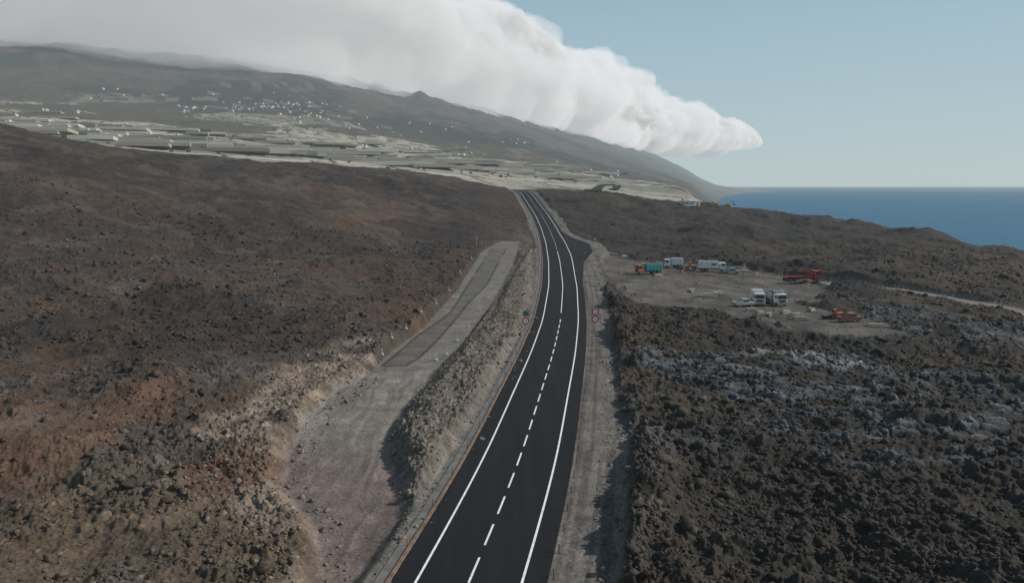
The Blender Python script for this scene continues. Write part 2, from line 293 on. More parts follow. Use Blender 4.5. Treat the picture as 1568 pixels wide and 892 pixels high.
# ---------------------------------------------------------------- sea
MS,nt,b,o=newmat('sea_water'); N=nt.nodes;l=nt.links
b.inputs['Base Color'].default_value=(.022,.105,.185,1); b.inputs['Roughness'].default_value=.5; b.inputs['IOR'].default_value=1.33; b.inputs['Specular IOR Level'].default_value=.22
tc=N.new('ShaderNodeTexCoord'); no=N.new('ShaderNodeTexNoise'); no.inputs['Scale'].default_value=.03; no.inputs['Detail'].default_value=8; l.new(tc.outputs['Object'],no.inputs['Vector'])
bp=N.new('ShaderNodeBump'); bp.inputs['Strength'].default_value=.6; bp.inputs['Distance'].default_value=10; l.new(no.outputs['Fac'],bp.inputs['Height']); l.new(bp.outputs[0],b.inputs['Normal'])
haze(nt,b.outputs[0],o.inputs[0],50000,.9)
sv=np.array([(x,y,-95.) for y in(-20000,160000) for x in(-120000,120000)]); gridmesh('sea',sv,2,2,MS)
# ---------------------------------------------------------------- road
def strip(name,o0,o1,y0,y1,lift,mat,step=1.5,coll=None,skirt=0):
    ys=np.arange(y0,y1+.01,(y1-y0)/max(1,round((y1-y0)/step)))
    f0=o0 if callable(o0) else (lambda y:np.full_like(y,o0)); f1=o1 if callable(o1) else (lambda y:np.full_like(y,o1))
    x=cx(ys); z=cz(ys)+lift; dx=np.gradient(x,ys); L=np.sqrt(1+dx*dx)
    a=f0(ys); bb=f1(ys)
    def pt(o_,zz_): return np.stack([x+o_/L,ys-dx*o_/L,zz_],1)
    cs=[pt(a,z),pt(bb,z)]
    if skirt: cs=[pt(a-.04,z-skirt)]+cs+[pt(bb+.04,z-skirt)]
    return np.stack(cs,1)
def strip_obj(name,parts,mat,parent=None):
    me=bpy.data.meshes.new(name); vs=[];fs=[]
    for V in parts:
        n,c,_=V.shape; b0=len(vs); vs+= [tuple(p) for p in V.reshape(-1,3)]
        for i in range(n-1):
            for j in range(c-1): fs.append((b0+i*c+j,b0+i*c+j+1,b0+(i+1)*c+j+1,b0+(i+1)*c+j))
    me.from_pydata(vs,[],fs); me.materials.append(mat); ob=bpy.data.objects.new(name,me); S.collection.objects.link(ob)
    if parent: ob.parent=parent
    return ob
MA,nt,b,o=newmat('fresh_asphalt'); N=nt.nodes;l=nt.links
tc=N.new('ShaderNodeTexCoord'); mp=N.new('ShaderNodeMapping'); mp.inputs['Scale'].default_value=(.9,.05,1); l.new(tc.outputs['Object'],mp.inputs[0])
na=N.new('ShaderNodeTexNoise'); na.inputs['Scale'].default_value=1.; na.inputs['Detail'].default_value=6; l.new(mp.outputs[0],na.inputs['Vector'])
nb=N.new('ShaderNodeTexNoise'); nb.inputs['Scale'].default_value=9; nb.inputs['Detail'].default_value=6; l.new(tc.outputs['Object'],nb.inputs['Vector'])
ad=N.new('ShaderNodeMath'); ad.operation='ADD'; l.new(na.outputs['Fac'],ad.inputs[0]); l.new(nb.outputs['Fac'],ad.inputs[1])
cr=N.new('ShaderNodeMapRange'); cr.inputs[1].default_value=.7; cr.inputs[2].default_value=1.3; cr.inputs[3].default_value=.009; cr.inputs[4].default_value=.018; l.new(ad.outputs[0],cr.inputs[0])
vs=N.new('ShaderNodeVectorMath'); vs.operation='SCALE'; vs.inputs[0].default_value=(.94,1,1.12); l.new(cr.outputs[0],vs.inputs['Scale']); l.new(vs.outputs[0],b.inputs['Base Color'])
b.inputs['Roughness'].default_value=.85; b.inputs['Specular IOR Level'].default_value=.12
bp=N.new('ShaderNodeBump'); bp.inputs['Strength'].default_value=.3; bp.inputs['Distance'].default_value=.02; l.new(nb.outputs['Fac'],bp.inputs['Height']); l.new(bp.outputs[0],b.inputs['Normal'])
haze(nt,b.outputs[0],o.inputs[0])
MW=pmat('road_paint_white',(.68,.69,.70),.6,.18,2.)
road=strip_obj('asphalt_road',[strip('r',-5.3,redge,-30,600,0,MA,1.5,skirt=.2)],MA)
mk=[strip('l',-3.71,-3.53,-30,590,.006,MW),strip('r',3.53,3.71,-30,200,.006,MW),strip('r',3.53,3.71,318,590,.006,MW)]
y=-28
while y<150: mk.append(strip('d',-.08,.08,y,y+3.5,.006,MW,1.2)); y+=5.4
mk.append(strip('c',-.08,.08,155,262,.006,MW)); 
y=268
while y<580: mk.append(strip('d',-.08,.08,y,y+4,.006,MW,2)); y+=9
mk.append(strip('t',lambda y:np.interp(y,[200,255,318],[3.53,4.2,3.6]),lambda y:np.interp(y,[200,255,318],[3.7,4.38,3.78]),200,318,.006,MW))
strip_obj('road_markings',mk,MW)
MK=pmat('rusty_earth_kerb',(.15,.10,.07),.9,.45,1.5)
MC=pmat('concrete_gutter',(.12,.113,.104),.9,.35,.8)
strip_obj('edge_kerb',[strip('k',-5.66,-5.42,-30,330,.08,MK,skirt=.3)],MK)
strip_obj('concrete_gutter',[strip('g',-6.5,-5.72,-30,330,-.05,MC,skirt=.3)],MC)
def prim_box(bm,sx,sy,sz,loc,rot=None):
    r=bmesh.ops.create_cube(bm,size=1); M=Matrix.Translation(loc)@(rot or Matrix())@Matrix.Diagonal((sx,sy,sz,1)); bmesh.ops.transform(bm,matrix=M,verts=r['verts']); return r['verts']
def obj_bm(bm,name,mats,parent=None):
    me=bpy.data.meshes.new(name); bm.to_mesh(me); bm.free()
    for m in (mats if isinstance(mats,list) else [mats]): me.materials.append(m)
    ob=bpy.data.objects.new(name,me); S.collection.objects.link(ob); ob.parent=parent; return ob
MO=pmat('orange_plastic',(.45,.13,.05),.6)
def road_pt(y,off):
    return float(cx(y)+off),float(y),float(cz(y))
bm=bmesh.new()
for k in range(70):
    y=34+k*3.6
    if y<190:
        X,Y,Z=road_pt(y,5.75); prim_box(bm,.09,.09,.75,(X,Y,Z+.25),Matrix.Rotation(random.uniform(-.15,.15),4,'X'))
    X,Y,Z=road_pt(y+1,-5.9)
    if k%2: prim_box(bm,.08,.08,.55,(X,Y,Z+.25))
obj_bm(bm,'orange_edge_stakes',MO)
MWp=pmat('white_post_plastic',(.6,.6,.58),.6)
bm=bmesh.new()
for (u,v) in [(738,398),(722,416),(705,436),(688,458),(668,478),(645,495),(622,512),(600,530),(585,545),(735,478),(718,500),(748,462),(764,440),(780,418),(700,520),(684,540),(668,548)]:
    X,Y=P(u,v); Z=grd(X,Y); prim_box(bm,.13,.13,1.1,(X,Y,Z+.5)); prim_box(bm,.45,.4,.3,(X,Y,Z+.1))
obj_bm(bm,'track_marker_posts',MWp)
# ---------------------------------------------------------------- boulders
MR=groundlike('lava_rock',5.,.5,1.5,1.15)
MRl=pmat('pale_boulder',(.15,.128,.106),.95,.55,2.5,bump=.15,spec=.1)
def shapes(sub,n):
    ico=bmesh.new(); bmesh.ops.create_icosphere(ico,subdivisions=sub,radius=1); iv=np.array([v.co[:] for v in ico.verts]); fi=np.array([[v.index for v in f.verts] for f in ico.faces]); ico.free()
    out=[]
    for i in range(n):
        k=1+(1.0*(vn(iv[:,0]*1.6+i*3.1+50,iv[:,1]*1.6+iv[:,2]*2.3+80,7)-.5)+.6*(vn(iv[:,0]*4+i*1.7+90,iv[:,1]*4+iv[:,2]*3+70,9)-.5))[:,None]
        s=iv*k*np.array([rng.uniform(.65,1.35),rng.uniform(.65,1.35),rng.uniform(.5,1.)])
        for _ in range(5):
            nrm=rng.normal(size=3); nrm/=np.linalg.norm(nrm); dd=s@nrm-.55; s=s-np.maximum(dd,0)[:,None]*nrm*.9
        out.append(s)
    return np.array(out),fi
SH1=shapes(1,40); SH2=shapes(2,40)
def rocks(name,pts,mat,sh=SH2,usecol=False):
    A=np.array(pts,float); n=len(A); B,fi=sh; idx=rng.integers(0,len(B),n); V=B[idx]*A[:,2][:,None,None]
    a=rng.uniform(0,6.28,n); ca,sa=np.cos(a)[:,None],np.sin(a)[:,None]
    tl=rng.uniform(-.5,.5,n); ct,st_=np.cos(tl)[:,None],np.sin(tl)[:,None]
    x_,y_,z_=V[...,0],V[...,1],V[...,2]; y2=y_*ct-z_*st_; z2=y_*st_+z_*ct; V=np.stack([x_*ca-y2*sa,x_*sa+y2*ca,z2],-1)
    zs,cs=ground(A[:,0],A[:,1]); V=V+np.stack([A[:,0],A[:,1],zs+A[:,2]*.12],1)[:,None,:]
    nv=B.shape[1]; Fs=(fi[None]+(np.arange(n)*nv)[:,None,None]).reshape(-1,3); V=V.reshape(-1,3)
    me=bpy.data.meshes.new(name); me.vertices.add(len(V)); me.vertices.foreach_set('co',V.astype(np.float32).ravel()); me.loops.add(Fs.size); me.loops.foreach_set('vertex_index',Fs.astype(np.int32).ravel())
    me.polygons.add(len(Fs)); me.polygons.foreach_set('loop_start',np.arange(len(Fs),dtype=np.int32)*3); me.update(calc_edges=True); me.materials.append(mat)
    if usecol: setcol(me,np.repeat(cs*rng.uniform(.65,1.4,n)[:,None],nv,0))
    ob=bpy.data.objects.new(name,me); S.collection.objects.link(ob)
pts=[]
for i in range(1200):
    y=random.uniform(36,190); off=10.3+abs(random.gauss(0,4)); pts.append((float(cx(y))+off,y,min(.65,.10+random.expovariate(11))))
for (u,v,r) in[(1025,628,.8),(1045,640,.95),(1028,655,.7),(1060,655,.6),(1015,720,.9),(1030,735,.7),(1000,690,.5),(965,725,.5)]:
    x,y=P(u,v,.5); pts.append((x,y,r))
rocks('lava_boulders',pts,MR,SH2,True)
nC=70000
yv=np.exp(rng.uniform(math.log(36),math.log(260),nC)); tv=rng.uniform(-.76,.76,nC); xv=tv*yv; offv=xv-cx(yv)
dens=ss(.38,.62,fbm(xv/10,yv/10,3,501)); keep=(rng.uniform(0,1,nC)<.12+.88*dens)
keep&=((offv>11)|(offv<-12)); keep&=(sd(yard,xv,yv)<-2)&(sd(grav,xv,yv)<-.8)&(sd(track,xv,yv)<-1)&(sd(berm,xv,yv)<0)&(sd(ptrack,xv,yv)<-1)
keep&=(offv>0)|(rng.uniform(0,1,nC)<.7)
rv=np.minimum(.06+rng.exponential(.085,nC)*(.6+yv/120),.8)
rocks('loose_clinker',np.stack([xv,yv,rv],1)[keep],MR,SH1,True)
pts=[]
def inpoly(poly,n,rm,rb,mx=.5):
    A=np.array(poly); out=[]
    while len(out)<n:
        x=rng.uniform(A[:,0].min(),A[:,0].max(),400); y=rng.uniform(max(34,A[:,1].min()),A[:,1].max(),400); m=sd(poly,x,y)>rb
        out+=[(a,b_,min(mx,.06+random.expovariate(rm))) for a,b_ in zip(x[m],y[m])]
    return out[:n]
pts+=inpoly(berm,2200,15,-.6)+inpoly(bank,1300,14,-2.5,.4)+[p for p in inpoly(yard,700,9,-3) if p[1]>120 ]
for i in range(600):
    y=random.uniform(34,200); pts.append((float(cx(y))+random.uniform(8,10.4),y,.05+random.expovariate(18)))
rocks('rubble_stones',pts,MRl)
# ---------------------------------------------------------------- clouds : closed bodies filled with a homogeneous scattering medium, with emission added for ambient light
def cloud_mat(name,mfp,rad,col=(.97,.985,1)):
    m=bpy.data.materials.new(name); m.use_nodes=True; nt=m.node_tree; N=nt.nodes;l=nt.links; N.remove(N['Principled BSDF']); o=N['Material Output']
    m.cycles.emission_sampling='NONE'
    try: m.cycles.homogeneous_volume=True
    except Exception: pass
    s=N.new('ShaderNodeVolumeScatter'); s.inputs['Color'].default_value=(1,1,1,1); s.inputs['Density'].default_value=1/mfp
    e=N.new('ShaderNodeEmission'); e.inputs[0].default_value=(*col,1); e.inputs[1].default_value=rad/mfp
    a=N.new('ShaderNodeAddShader'); l.new(s.outputs[0],a.inputs[0]); l.new(e.outputs[0],a.inputs[1]); l.new(a.outputs[0],o.inputs['Volume']); return m
MC1=cloud_mat('cloud_core',140,.205); MC2=cloud_mat('cloud_mist',700,.24); MC3=cloud_mat('thin_cloud',1100,.3)
path=np.array([(-10,1.4,2500),(-6,3.2,2500),(-3.4,4.9,2450),(-2.7,5.7,2400),(-1.9,7.0,2300),(-1.3,8.2,2150),(0.16,11.3,1980),(1.3,13.9,1900),(2.7,17,1830),(4.3,19.0,1800),(5.6,20.3,1780),(6.6,21.2,1740),(7.4,21.9,1680)])
seg=np.r_[0,np.cumsum(np.hypot(np.diff(path[:,0]),np.diff(path[:,1])))]
def cloud_body(name,mat,grow,base,seed,ns=600,nr=230,amp=1.,vox=38,shift=-350):
    s=np.linspace(0,seg[-1],ns); p=[np.interp(s,seg,path[:,k]) for k in range(3)]
    k=np.hanning(43)[1:-1];k/=k.sum(); p=[np.convolve(np.pad(a,20,mode='edge'),k,'valid') for a in p]
    px,py,top=p[0]*1000,p[1]*1000,p[2]; tx=np.gradient(px);ty=np.gradient(py); L=np.hypot(tx,ty)
    kk=np.hanning(63)[1:-1];kk/=kk.sum()
    nx=np.convolve(np.pad(ty/L,30,mode='edge'),kk,'valid'); ny=np.convolve(np.pad(-tx/L,30,mode='edge'),kk,'valid')
    ph=np.linspace(0,2*math.pi,nr,endpoint=False); Sg,Ph=np.meshgrid(s*1000,ph,indexing='ij')
    rem=(seg[-1]*1000-Sg)
    f=np.clip(rem/3600,0,1)**.5*np.clip(Sg/1500,0,1)**.5; f=np.maximum(f,.03)
    fw=np.interp(rem,[0,4000,12000],[.4,.6,1.])
    bs=base+np.interp(rem,[0,6000,12000],[150,80,0])
    hgt=(top[:,None]-bs); zc=bs+.28*hgt
    cp,sp=np.cos(Ph),np.sin(Ph); cb=np.where(sp<0,np.sign(cp)*np.abs(cp)**.55,np.sign(cp)*np.abs(cp)**.85)
    a=(1250*fw+grow)*np.maximum(f,.25); up=(hgt*.72+grow)*f; dn=(hgt*.28+grow*.5)*f
    O=shift*fw+a*cb; Zl=zc+np.where(sp>0,up*np.abs(sp),-dn*np.abs(sp)**.7)
    X=px[:,None]+nx[:,None]*O; Y=py[:,None]+ny[:,None]*O
    ox=nx[:,None]*cp; oy=ny[:,None]*cp; oz=sp
    def n3(sc,o,sd_,zk=2.3): 
        r=0;a_=1;t=0
        for i in range(o): r=r+a_*vn3(X/sc*2**i+11*i+300,Y/sc*2**i*.7+400,Zl/sc*zk*2**i+50,sd_+i*5); t+=a_; a_*=.55
        return r/t
    bl=lambda sc,sd_:1-np.abs(n3(sc,2,sd_)-.5)*4
    d=(n3(1700,3,seed,2.8)-.5)*850+(bl(900,seed+40)*150+bl(450,seed+60)*115+bl(220,seed+80)*80+bl(110,seed+85)*45+(n3(70,1,seed+90)-.5)*40)-60
    d=d*amp*np.sqrt(f)*np.interp(rem,[0,9000],[.65,1])*np.where(sp<0,.6,1)
    X=X+ox*d; Y=Y+oy*d; Z=Zl+oz*d*.8
    ob=gridmesh(name,np.stack([X.ravel(),Y.ravel(),Z.ravel()],1),ns,nr,mat,None,True,True)
    rm=ob.modifiers.new('Remesh','REMESH'); rm.mode='VOXEL'; rm.voxel_size=vox; rm.use_smooth_shade=True
    return ob
cloud_body('cloud_bank',MC1,0,960,500)
cloud_body('cloud_bank',MC2,210,900,900,450,160,1.6,65)
def puff(u,v,dist,w,h,seed):
    a,b_,c_=ray(u,v); t=dist/b_; C=np.array([a*t,b_*t,CZ+c_*t]); n,m_=60,90
    th=np.linspace(0.01,math.pi-.01,n); ph=np.linspace(0,2*math.pi,m_,endpoint=False); A,B=np.meshgrid(th,ph,indexing='ij')
    D=np.stack([np.cos(A),np.sin(A)*np.cos(B),np.sin(A)*np.sin(B)],-1)
    r=.3+1.3*sum(vn3(D[...,0]*3*2**i*w/h*.35+40+seed,D[...,1]*2**i*1.5+40,D[...,2]*2**i*1.5+60,seed+i)*.55**(i+1) for i in range(5))
    V=(D*r[...,None]*np.array([w,h*1.5,h])+C).reshape(-1,3); gridmesh('small_cloud',V,n,m_,MC3,None,True,True)
puff(1190,220,23500,380,110,21); puff(1312,224,26000,700,120,33); puff(1285,217,26000,250,60,35); puff(1340,228,26000,220,50,37); puff(885,76,15000,420,70,41); puff(925,30,13000,380,60,45)
# ---------------------------------------------------------------- vehicles & objects
GL=pmat('dark_glass',(.02,.025,.03),.15,.1); RB=pmat('tyre_rubber',(.02,.02,.02),.9); ST=pmat('grey_steel',(.25,.25,.26),.5,.2,2,.3)
def paint(n,c): return pmat(n,c,.45,.16,1.5)
WH=paint('white_paint',(.60,.60,.58)); TE=paint('teal_paint',(.04,.30,.29)); OR=paint('orange_paint',(.42,.16,.06)); RD=paint('red_paint',(.34,.04,.035)); YE=paint('yellow_paint',(.5,.36,.08)); DK=paint('dark_chassis',(.04,.04,.045)); LG=paint('grey_plastic',(.28,.29,.30)); BR=paint('brown_paint',(.20,.09,.055))
def empty(name,x,y,z,rot):
    e=bpy.data.objects.new(name,None); S.collection.objects.link(e); e.location=(x,y,z); e.rotation_euler=(0,0,rot); return e
def part(name,par,mat,sx,sy,sz,loc,bev=.04,taper=None,rot=None):
    bm=bmesh.new(); v=prim_box(bm,sx,sy,sz,(0,0,0))
    if taper:
        for a in bm.verts:
            if a.co.z>0: a.co.x=a.co.x*taper[0]+taper[2]; a.co.y*=taper[1]
    if bev: bmesh.ops.bevel(bm,geom=bm.edges[:],offset=min(bev,.3*min(sx,sy,sz)),segments=2,affect='EDGES')
    ob=obj_bm(bm,name,mat,par); ob.location=loc
    if rot: ob.rotation_euler=rot
    return ob
def wheel(par,n,x,y,r=.5,w=.32):
    bm=bmesh.new(); bmesh.ops.create_cone(bm,cap_ends=True,segments=20,radius1=r,radius2=r,depth=w,matrix=Matrix.Rotation(math.pi/2,4,'X'))
    bmesh.ops.bevel(bm,geom=[e for e in bm.edges if abs(e.verts[0].co.y-e.verts[1].co.y)<.01],offset=.05,segments=2,affect='EDGES')
    obj_bm(bm,'wheel_%d'%n,RB,par).location=(x,y,r)
    bm=bmesh.new(); bmesh.ops.create_cone(bm,cap_ends=True,segments=14,radius1=r*.55,radius2=r*.5,depth=w+.04,matrix=Matrix.Rotation(math.pi/2,4,'X')); obj_bm(bm,'hub_%d'%n,ST,par).location=(x,y,r)
def cab(par,x,mat,h=2.1,l=2.1,w=2.45):
    part('cab',par,mat,l,w,h,(x,0,.75+h/2),.12,(.88,.94,-.06))
    f=x+l/2
    part('windshield',par,GL,.05,w*.82,h*.36,(f-.09,0,.75+h*.66),.01,rot=(0,-.06,0))
    for s in(-1,1):
        part('side_window',par,GL,l*.5,.04,h*.32,(x+.15,s*(w/2-.055),.75+h*.68),.01); part('headlight',par,LG,.06,.35,.2,(f+.02,s*w*.38,1.0),.02); part('mirror',par,DK,.12,.2,.5,(f-.1,s*(w/2+.14),.75+h*.68),.03)
    part('grille',par,DK,.06,w*.6,h*.25,(f+.005,0,.75+h*.25),.02); part('bumper',par,LG,.25,w,.35,(f+.02,0,.6),.05)
def chassis(par,l,ax,r=.5,w=2.4):
    part('chassis',par,DK,l,w*.45,.3,(0,0,.85),.03); k=1
    for a in ax:
        for s in(-1,1): wheel(par,k,a,s*(w/2-.17),r); k+=1
def box_truck(name,x,y,rot,m=WH,l=7.5,h=2.5,logo=None):
    e=empty(name,x,y,grd(x,y),rot); chassis(e,l,[l/2-1.1,-l/2+1.3,-l/2+2.4]); cab(e,l/2-1.0,m); 
    part('cargo_box',e,m,l-2.3,2.5,h,(-1.1,0,1.1+h/2),.04); part('roof_rail',e,LG,l-2.28,2.52,.08,(-1.1,0,1.12+h),.01)
    if logo:
        for s in(-1,1): part('logo_panel',e,logo,1.5,.03,.6,(.4,s*1.26,1.1+h*.6),.005)
    return e
def tipper(name,x,y,rot,cm,bmt):
    e=empty(name,x,y,grd(x,y),rot); chassis(e,7.6,[2.9,-1.3,-2.7],.55); cab(e,2.8,cm)
    part('tipper_floor',e,bmt,5,2.5,.15,(-1.2,0,1.25),.02)
    for s in(-1,1):
        part('tipper_side',e,bmt,5,.1,1.5,(-1.2,s*1.22,2.05),.02)
        for k in range(5): part('rib',e,bmt,.12,.1,1.45,(-3.4+k*1.1,s*1.32,2.05),.02)
    part('tipper_front',e,bmt,.12,2.34,1.9,(1.3,0,2.25),.02); part('tipper_tail',e,bmt,.1,2.34,1.4,(-3.66,0,2.0),.02); part('canopy',e,bmt,.9,2.4,.08,(1.7,0,3.22),.02)
    part('load',e,MRl,4.6,2.2,.9,(-1.2,0,1.9),.4,(.5,.5,0)); return e
def flatbed(name,x,y,rot,m):
    e=empty(name,x,y,grd(x,y),rot); chassis(e,10,[4,-2.4,-3.6,-4.6],.5); cab(e,3.9,m,2.3)
    part('bed',e,m,7.2,2.5,.22,(-1.2,0,1.25),.03); part('headboard',e,m,.12,2.45,.8,(2.3,0,1.75),.02)
    for s in(-1,1): part('bed_rail',e,m,7.2,.08,.2,(-1.2,s*1.24,1.46),.01)
    part('crane_column',e,m,.4,.4,1.6,(2.0,.3,2.1),.05); part('crane_boom',e,m,3.0,.22,.22,(.7,.3,2.85),.05,rot=(0,-.12,0)); return e
def pickup(name,x,y,rot,m):
    e=empty(name,x,y,grd(x,y),rot)
    part('body',e,m,5,1.85,.65,(0,0,.75),.1); part('cabin',e,m,2.2,1.7,.75,(.3,0,1.42),.12,(.75,.88,-.05)); part('windshield',e,GL,.05,1.4,.5,(1.28,0,1.42),.01,rot=(0,-.45,0))
    for s in(-1,1):
        part('side_window',e,GL,1.5,.04,.42,(.28,s*.815,1.42),.01,rot=(s*.13,0,0)); part('bed_side',e,m,1.7,.08,.35,(-1.6,s*.88,1.2),.02)
    k=1
    for a in(1.55,-1.55):
        for s in(-1,1): wheel(e,k,a,s*.82,.38,.25); k+=1
    return e
def excavator(name,x,y,rot,m):
    e=empty(name,x,y,grd(x,y),rot)
    for s in(-1,1): part('track',e,RB,3.8,.55,.8,(0,s*1.1,.4),.3)
    part('undercarriage',e,DK,2,1.8,.4,(0,0,.75),.05); part('house',e,m,3.2,2.4,1.0,(-.5,0,1.55),.12); part('cab',e,m,1.5,1,1.5,(.6,.65,2.2),.1,(.85,.95,-.05)); part('cab_glass',e,GL,.05,.85,.9,(1.36,.65,2.35),.01,rot=(0,-.08,0)); part('side_glass',e,GL,1.0,.04,.8,(.6,1.16,2.4),.01)
    part('boom',e,m,3.6,.4,.55,(2.4,-.2,3.0),.08,rot=(0,-.7,0)); part('stick',e,m,2.8,.32,.4,(4.3,-.2,3.1),.06,rot=(0,1.05,0)); part('bucket',e,DK,1.0,1.1,.9,(4.9,-.2,1.5),.15,(1.2,1,.1)); return e
def wloader(name,x,y,rot,m,sc=1):
    e=empty(name,x,y,grd(x,y),rot); e.scale=(sc,)*3
    part('rear_body',e,m,2.6,1.8,1.1,(-1.3,0,1.45),.15); part('cab',e,m,1.3,1.4,1.5,(.1,0,2.3),.1,(.9,.9,0)); part('windshield',e,GL,.05,1.2,.8,(.72,0,2.45),.01); part('arm',e,m,2.6,.9,.35,(1.9,0,1.2),.06,rot=(0,.25,0)); part('bucket',e,DK,.9,2.6,.9,(3.3,0,.7),.15,(1.3,1,.15)); k=1
    for a in(1.1,-1.5):
        for s in(-1,1): wheel(e,k,a,s*1.05,.7,.5); k+=1
    return e
x,y=P(993,418,1.8); tipper('tipper_truck',x,y,math.radians(195),OR,TE)
x,y=P(1031,406,2.2); box_truck('white_box_truck',x,y,math.radians(178),WH,6.0,2.0)
x,y=P(1057,408,2.2); wloader('wheel_loader',x,y,math.radians(170),OR,.8)
x,y=P(1090,411,2.); box_truck('white_box_truck',x,y,math.radians(-8),WH,8.2,2.0,RD)
x,y=P(1228,428,1.2); flatbed('red_flatbed_truck',x,y,math.radians(5),RD)
x,y=P(1160,462,.8); box_truck('white_box_truck',x,y,math.radians(-100),WH,6.5,2.0)
x,y=P(1186,461,.8); tipper('tipper_truck',x,y,math.radians(-84),WH,LG)
x,y=P(1278,484,.5); wloader('wheel_loader',x,y,math.radians(185),OR,.65)
x,y=P(1300,488,.5); pickup('brown_pickup_truck',x,y,math.radians(10),BR)
x,y=P(1138,467,.7); pickup('parked_car',x,y,math.radians(20),LG)
x,y=P(1120,413,2.); pickup('parked_car',x,y,math.radians(-5),LG)
x,y=G(1098,321,0); excavator('yellow_excavator',x,y,math.radians(190),YE)
x,y=G(1114,321,0); excavator('yellow_excavator',x,y,math.radians(10),YE)
MP=pmat('pale_timber',(.25,.23,.19),.8,.3,2)
bm=bmesh.new()
for (u,v,L,a) in[(1090,452,6,.1),(1082,455,5,-.1),(1100,449,4,.3),(1060,447,3,1.2),(1222,478,3,.2),(1205,474,2.4,.5),(1228,483,3,-.2),(1140,415,5,.05),(1008,425,3,.4),(940,397,3,0),(955,399,2.6,.4),(912,396,2,.2),(1345,492,4,-.2),(1152,472,3,.1),(1245,470,2,.7),(1180,478,2.2,1.1),(1165,476,2,.4)]:
    x,y=P(u,v,1); Z=grd(x,y)
    for k in range(4): prim_box(bm,L,.3,.2,(x+k*.12,y+k*.5,Z+.2+.14*(k%2)),Matrix.Rotation(a+random.uniform(-.08,.08),4,'Z'))
    prim_box(bm,L*.7,.9,.25,(x,y+.8,Z+.52),Matrix.Rotation(a+.1,4,'Z'))
obj_bm(bm,'stacked_building_materials',MP)
def cyl(bm,r,h,M,seg=28): return bmesh.ops.create_cone(bm,cap_ends=True,segments=seg,radius1=r,radius2=r,depth=h,matrix=M)
def sign(name,x,y,zs,h=4.3,r=.62,rot=0,kinds=('red','red')):
    e=empty(name,x,y,zs,rot); bm=bmesh.new(); cyl(bm,.06,h,Matrix.Translation((0,0,h/2)),10); obj_bm(bm,'post',ST,e)
    z=h-r
    for i,kd in enumerate(kinds):
        M=Matrix.Translation((0,-.09,z))@Matrix.Rotation(math.pi/2,4,'X')
        bm=bmesh.new(); cyl(bm,r,.03,M); obj_bm(bm,'disc_%d'%i,RDs if kd=='red' else GYs,e)
        M=Matrix.Translation((0,-.112,z))@Matrix.Rotation(math.pi/2,4,'X'); bm=bmesh.new(); cyl(bm,r*.66,.012,M); obj_bm(bm,'face_%d'%i,WHs if kd=='red' else GYd,e)
        part('symbol_%d'%i,e,DK,r*.4,.012,r*.2,(0,-.126,z),0); z-=2*r+.08
    return e
RDs=pmat('sign_red',(.7,.02,.03),.4); WHs=pmat('sign_white',(.85,.85,.85),.4); GYs=pmat('sign_grey',(.3,.31,.33),.4); GYd=pmat('sign_grey_face',(.12,.13,.15),.4)
x,y=P(911,508,0); sign('speed_limit_sign',x,y,grd(x,y),4.6,.68)
x,y=P(805,510,0); sign('speed_limit_sign',x,y,grd(x,y)+.1,4.4,.66,kinds=('grey','red'))
for yq,of in[(345,7.5),(292,16)]:
    x=float(cx(yq))+of; sign('warning_sign',x,yq,grd(x,yq),3,.5,kinds=('red',))
x,y=P(730,392,2); e=empty('marker_mast',x,y,grd(x,y),0); part('pole',e,MWp,.18,.18,3.6,(0,0,1.8),.02); part('instrument_box',e,LG,.6,.5,.8,(0,-.1,2.2),.05); part('cross_arm',e,MWp,1.2,.1,.1,(0,0,3.4),.01)
# ---------------------------------------------------------------- buildings
MHW=pmat('white_render',(.50,.48,.44),.9,.2,.2); MHR=pmat('terracotta_roof',(.20,.12,.08),.9,.2,.2); MHD=pmat('window_dark',(.03,.03,.035),.3)
x,y=G(1052,317,0); e=empty('white_house',x,y,grd(x,y)-.3,math.radians(12))
part('walls',e,MHW,9,6,3.6,(0,0,1.8),.03); part('annex',e,MHW,5,4,2.5,(7,0,1.25),.03); part('parapet',e,MHW,9.3,6.3,.3,(0,0,3.75),.02); part('stair_tower',e,MHW,2.6,2.6,1.9,(-2,1,4.8),.02)
for k in range(4): part('window',e,MHD,1.0,.05,1.1,(-3.4+k*2.2,-3.02,2.1),0)
part('door',e,MHD,1,.05,2.0,(7,-2.02,1.0),0)
x,y=G(1208,322,0); e=empty('lighthouse',x,y,grd(x,y)-.5,0)
bm=bmesh.new(); bmesh.ops.create_cone(bm,cap_ends=True,segments=20,radius1=1.1,radius2=.75,depth=7.5,matrix=Matrix.Translation((0,0,3.75))); obj_bm(bm,'tower',MHW,e)
for k,zc in enumerate((2.0,5.0)):
    bm=bmesh.new(); cyl(bm,1.08-.045*zc+.05,1.1,Matrix.Translation((0,0,zc)),20); obj_bm(bm,'band_%d'%k,RD,e)
bm=bmesh.new(); cyl(bm,1.2,.15,Matrix.Translation((0,0,7.58)),20); obj_bm(bm,'gallery',LG,e)
bm=bmesh.new(); cyl(bm,.55,1.2,Matrix.Translation((0,0,8.26)),16); obj_bm(bm,'lantern',GL,e)
bm=bmesh.new(); bmesh.ops.create_cone(bm,cap_ends=True,segments=16,radius1=.75,radius2=.05,depth=.6,matrix=Matrix.Translation((0,0,9.17))); obj_bm(bm,'dome',LG,e)
bw=bmesh.new()
cl=[(400,167,60,6,46),(290,168,30,5,14),(455,180,40,8,16),(150,200,40,4,9),(30,190,35,3,6),(60,172,60,8,6),(700,232,70,10,10),(560,205,80,15,10),(620,228,60,10,6),(830,258,50,6,8),(740,222,60,9,7),(150,145,90,12,4),(330,150,90,14,5),(950,268,30,6,5),(300,210,80,8,4),(480,165,60,15,10),(650,195,60,20,8)]
bld=[]
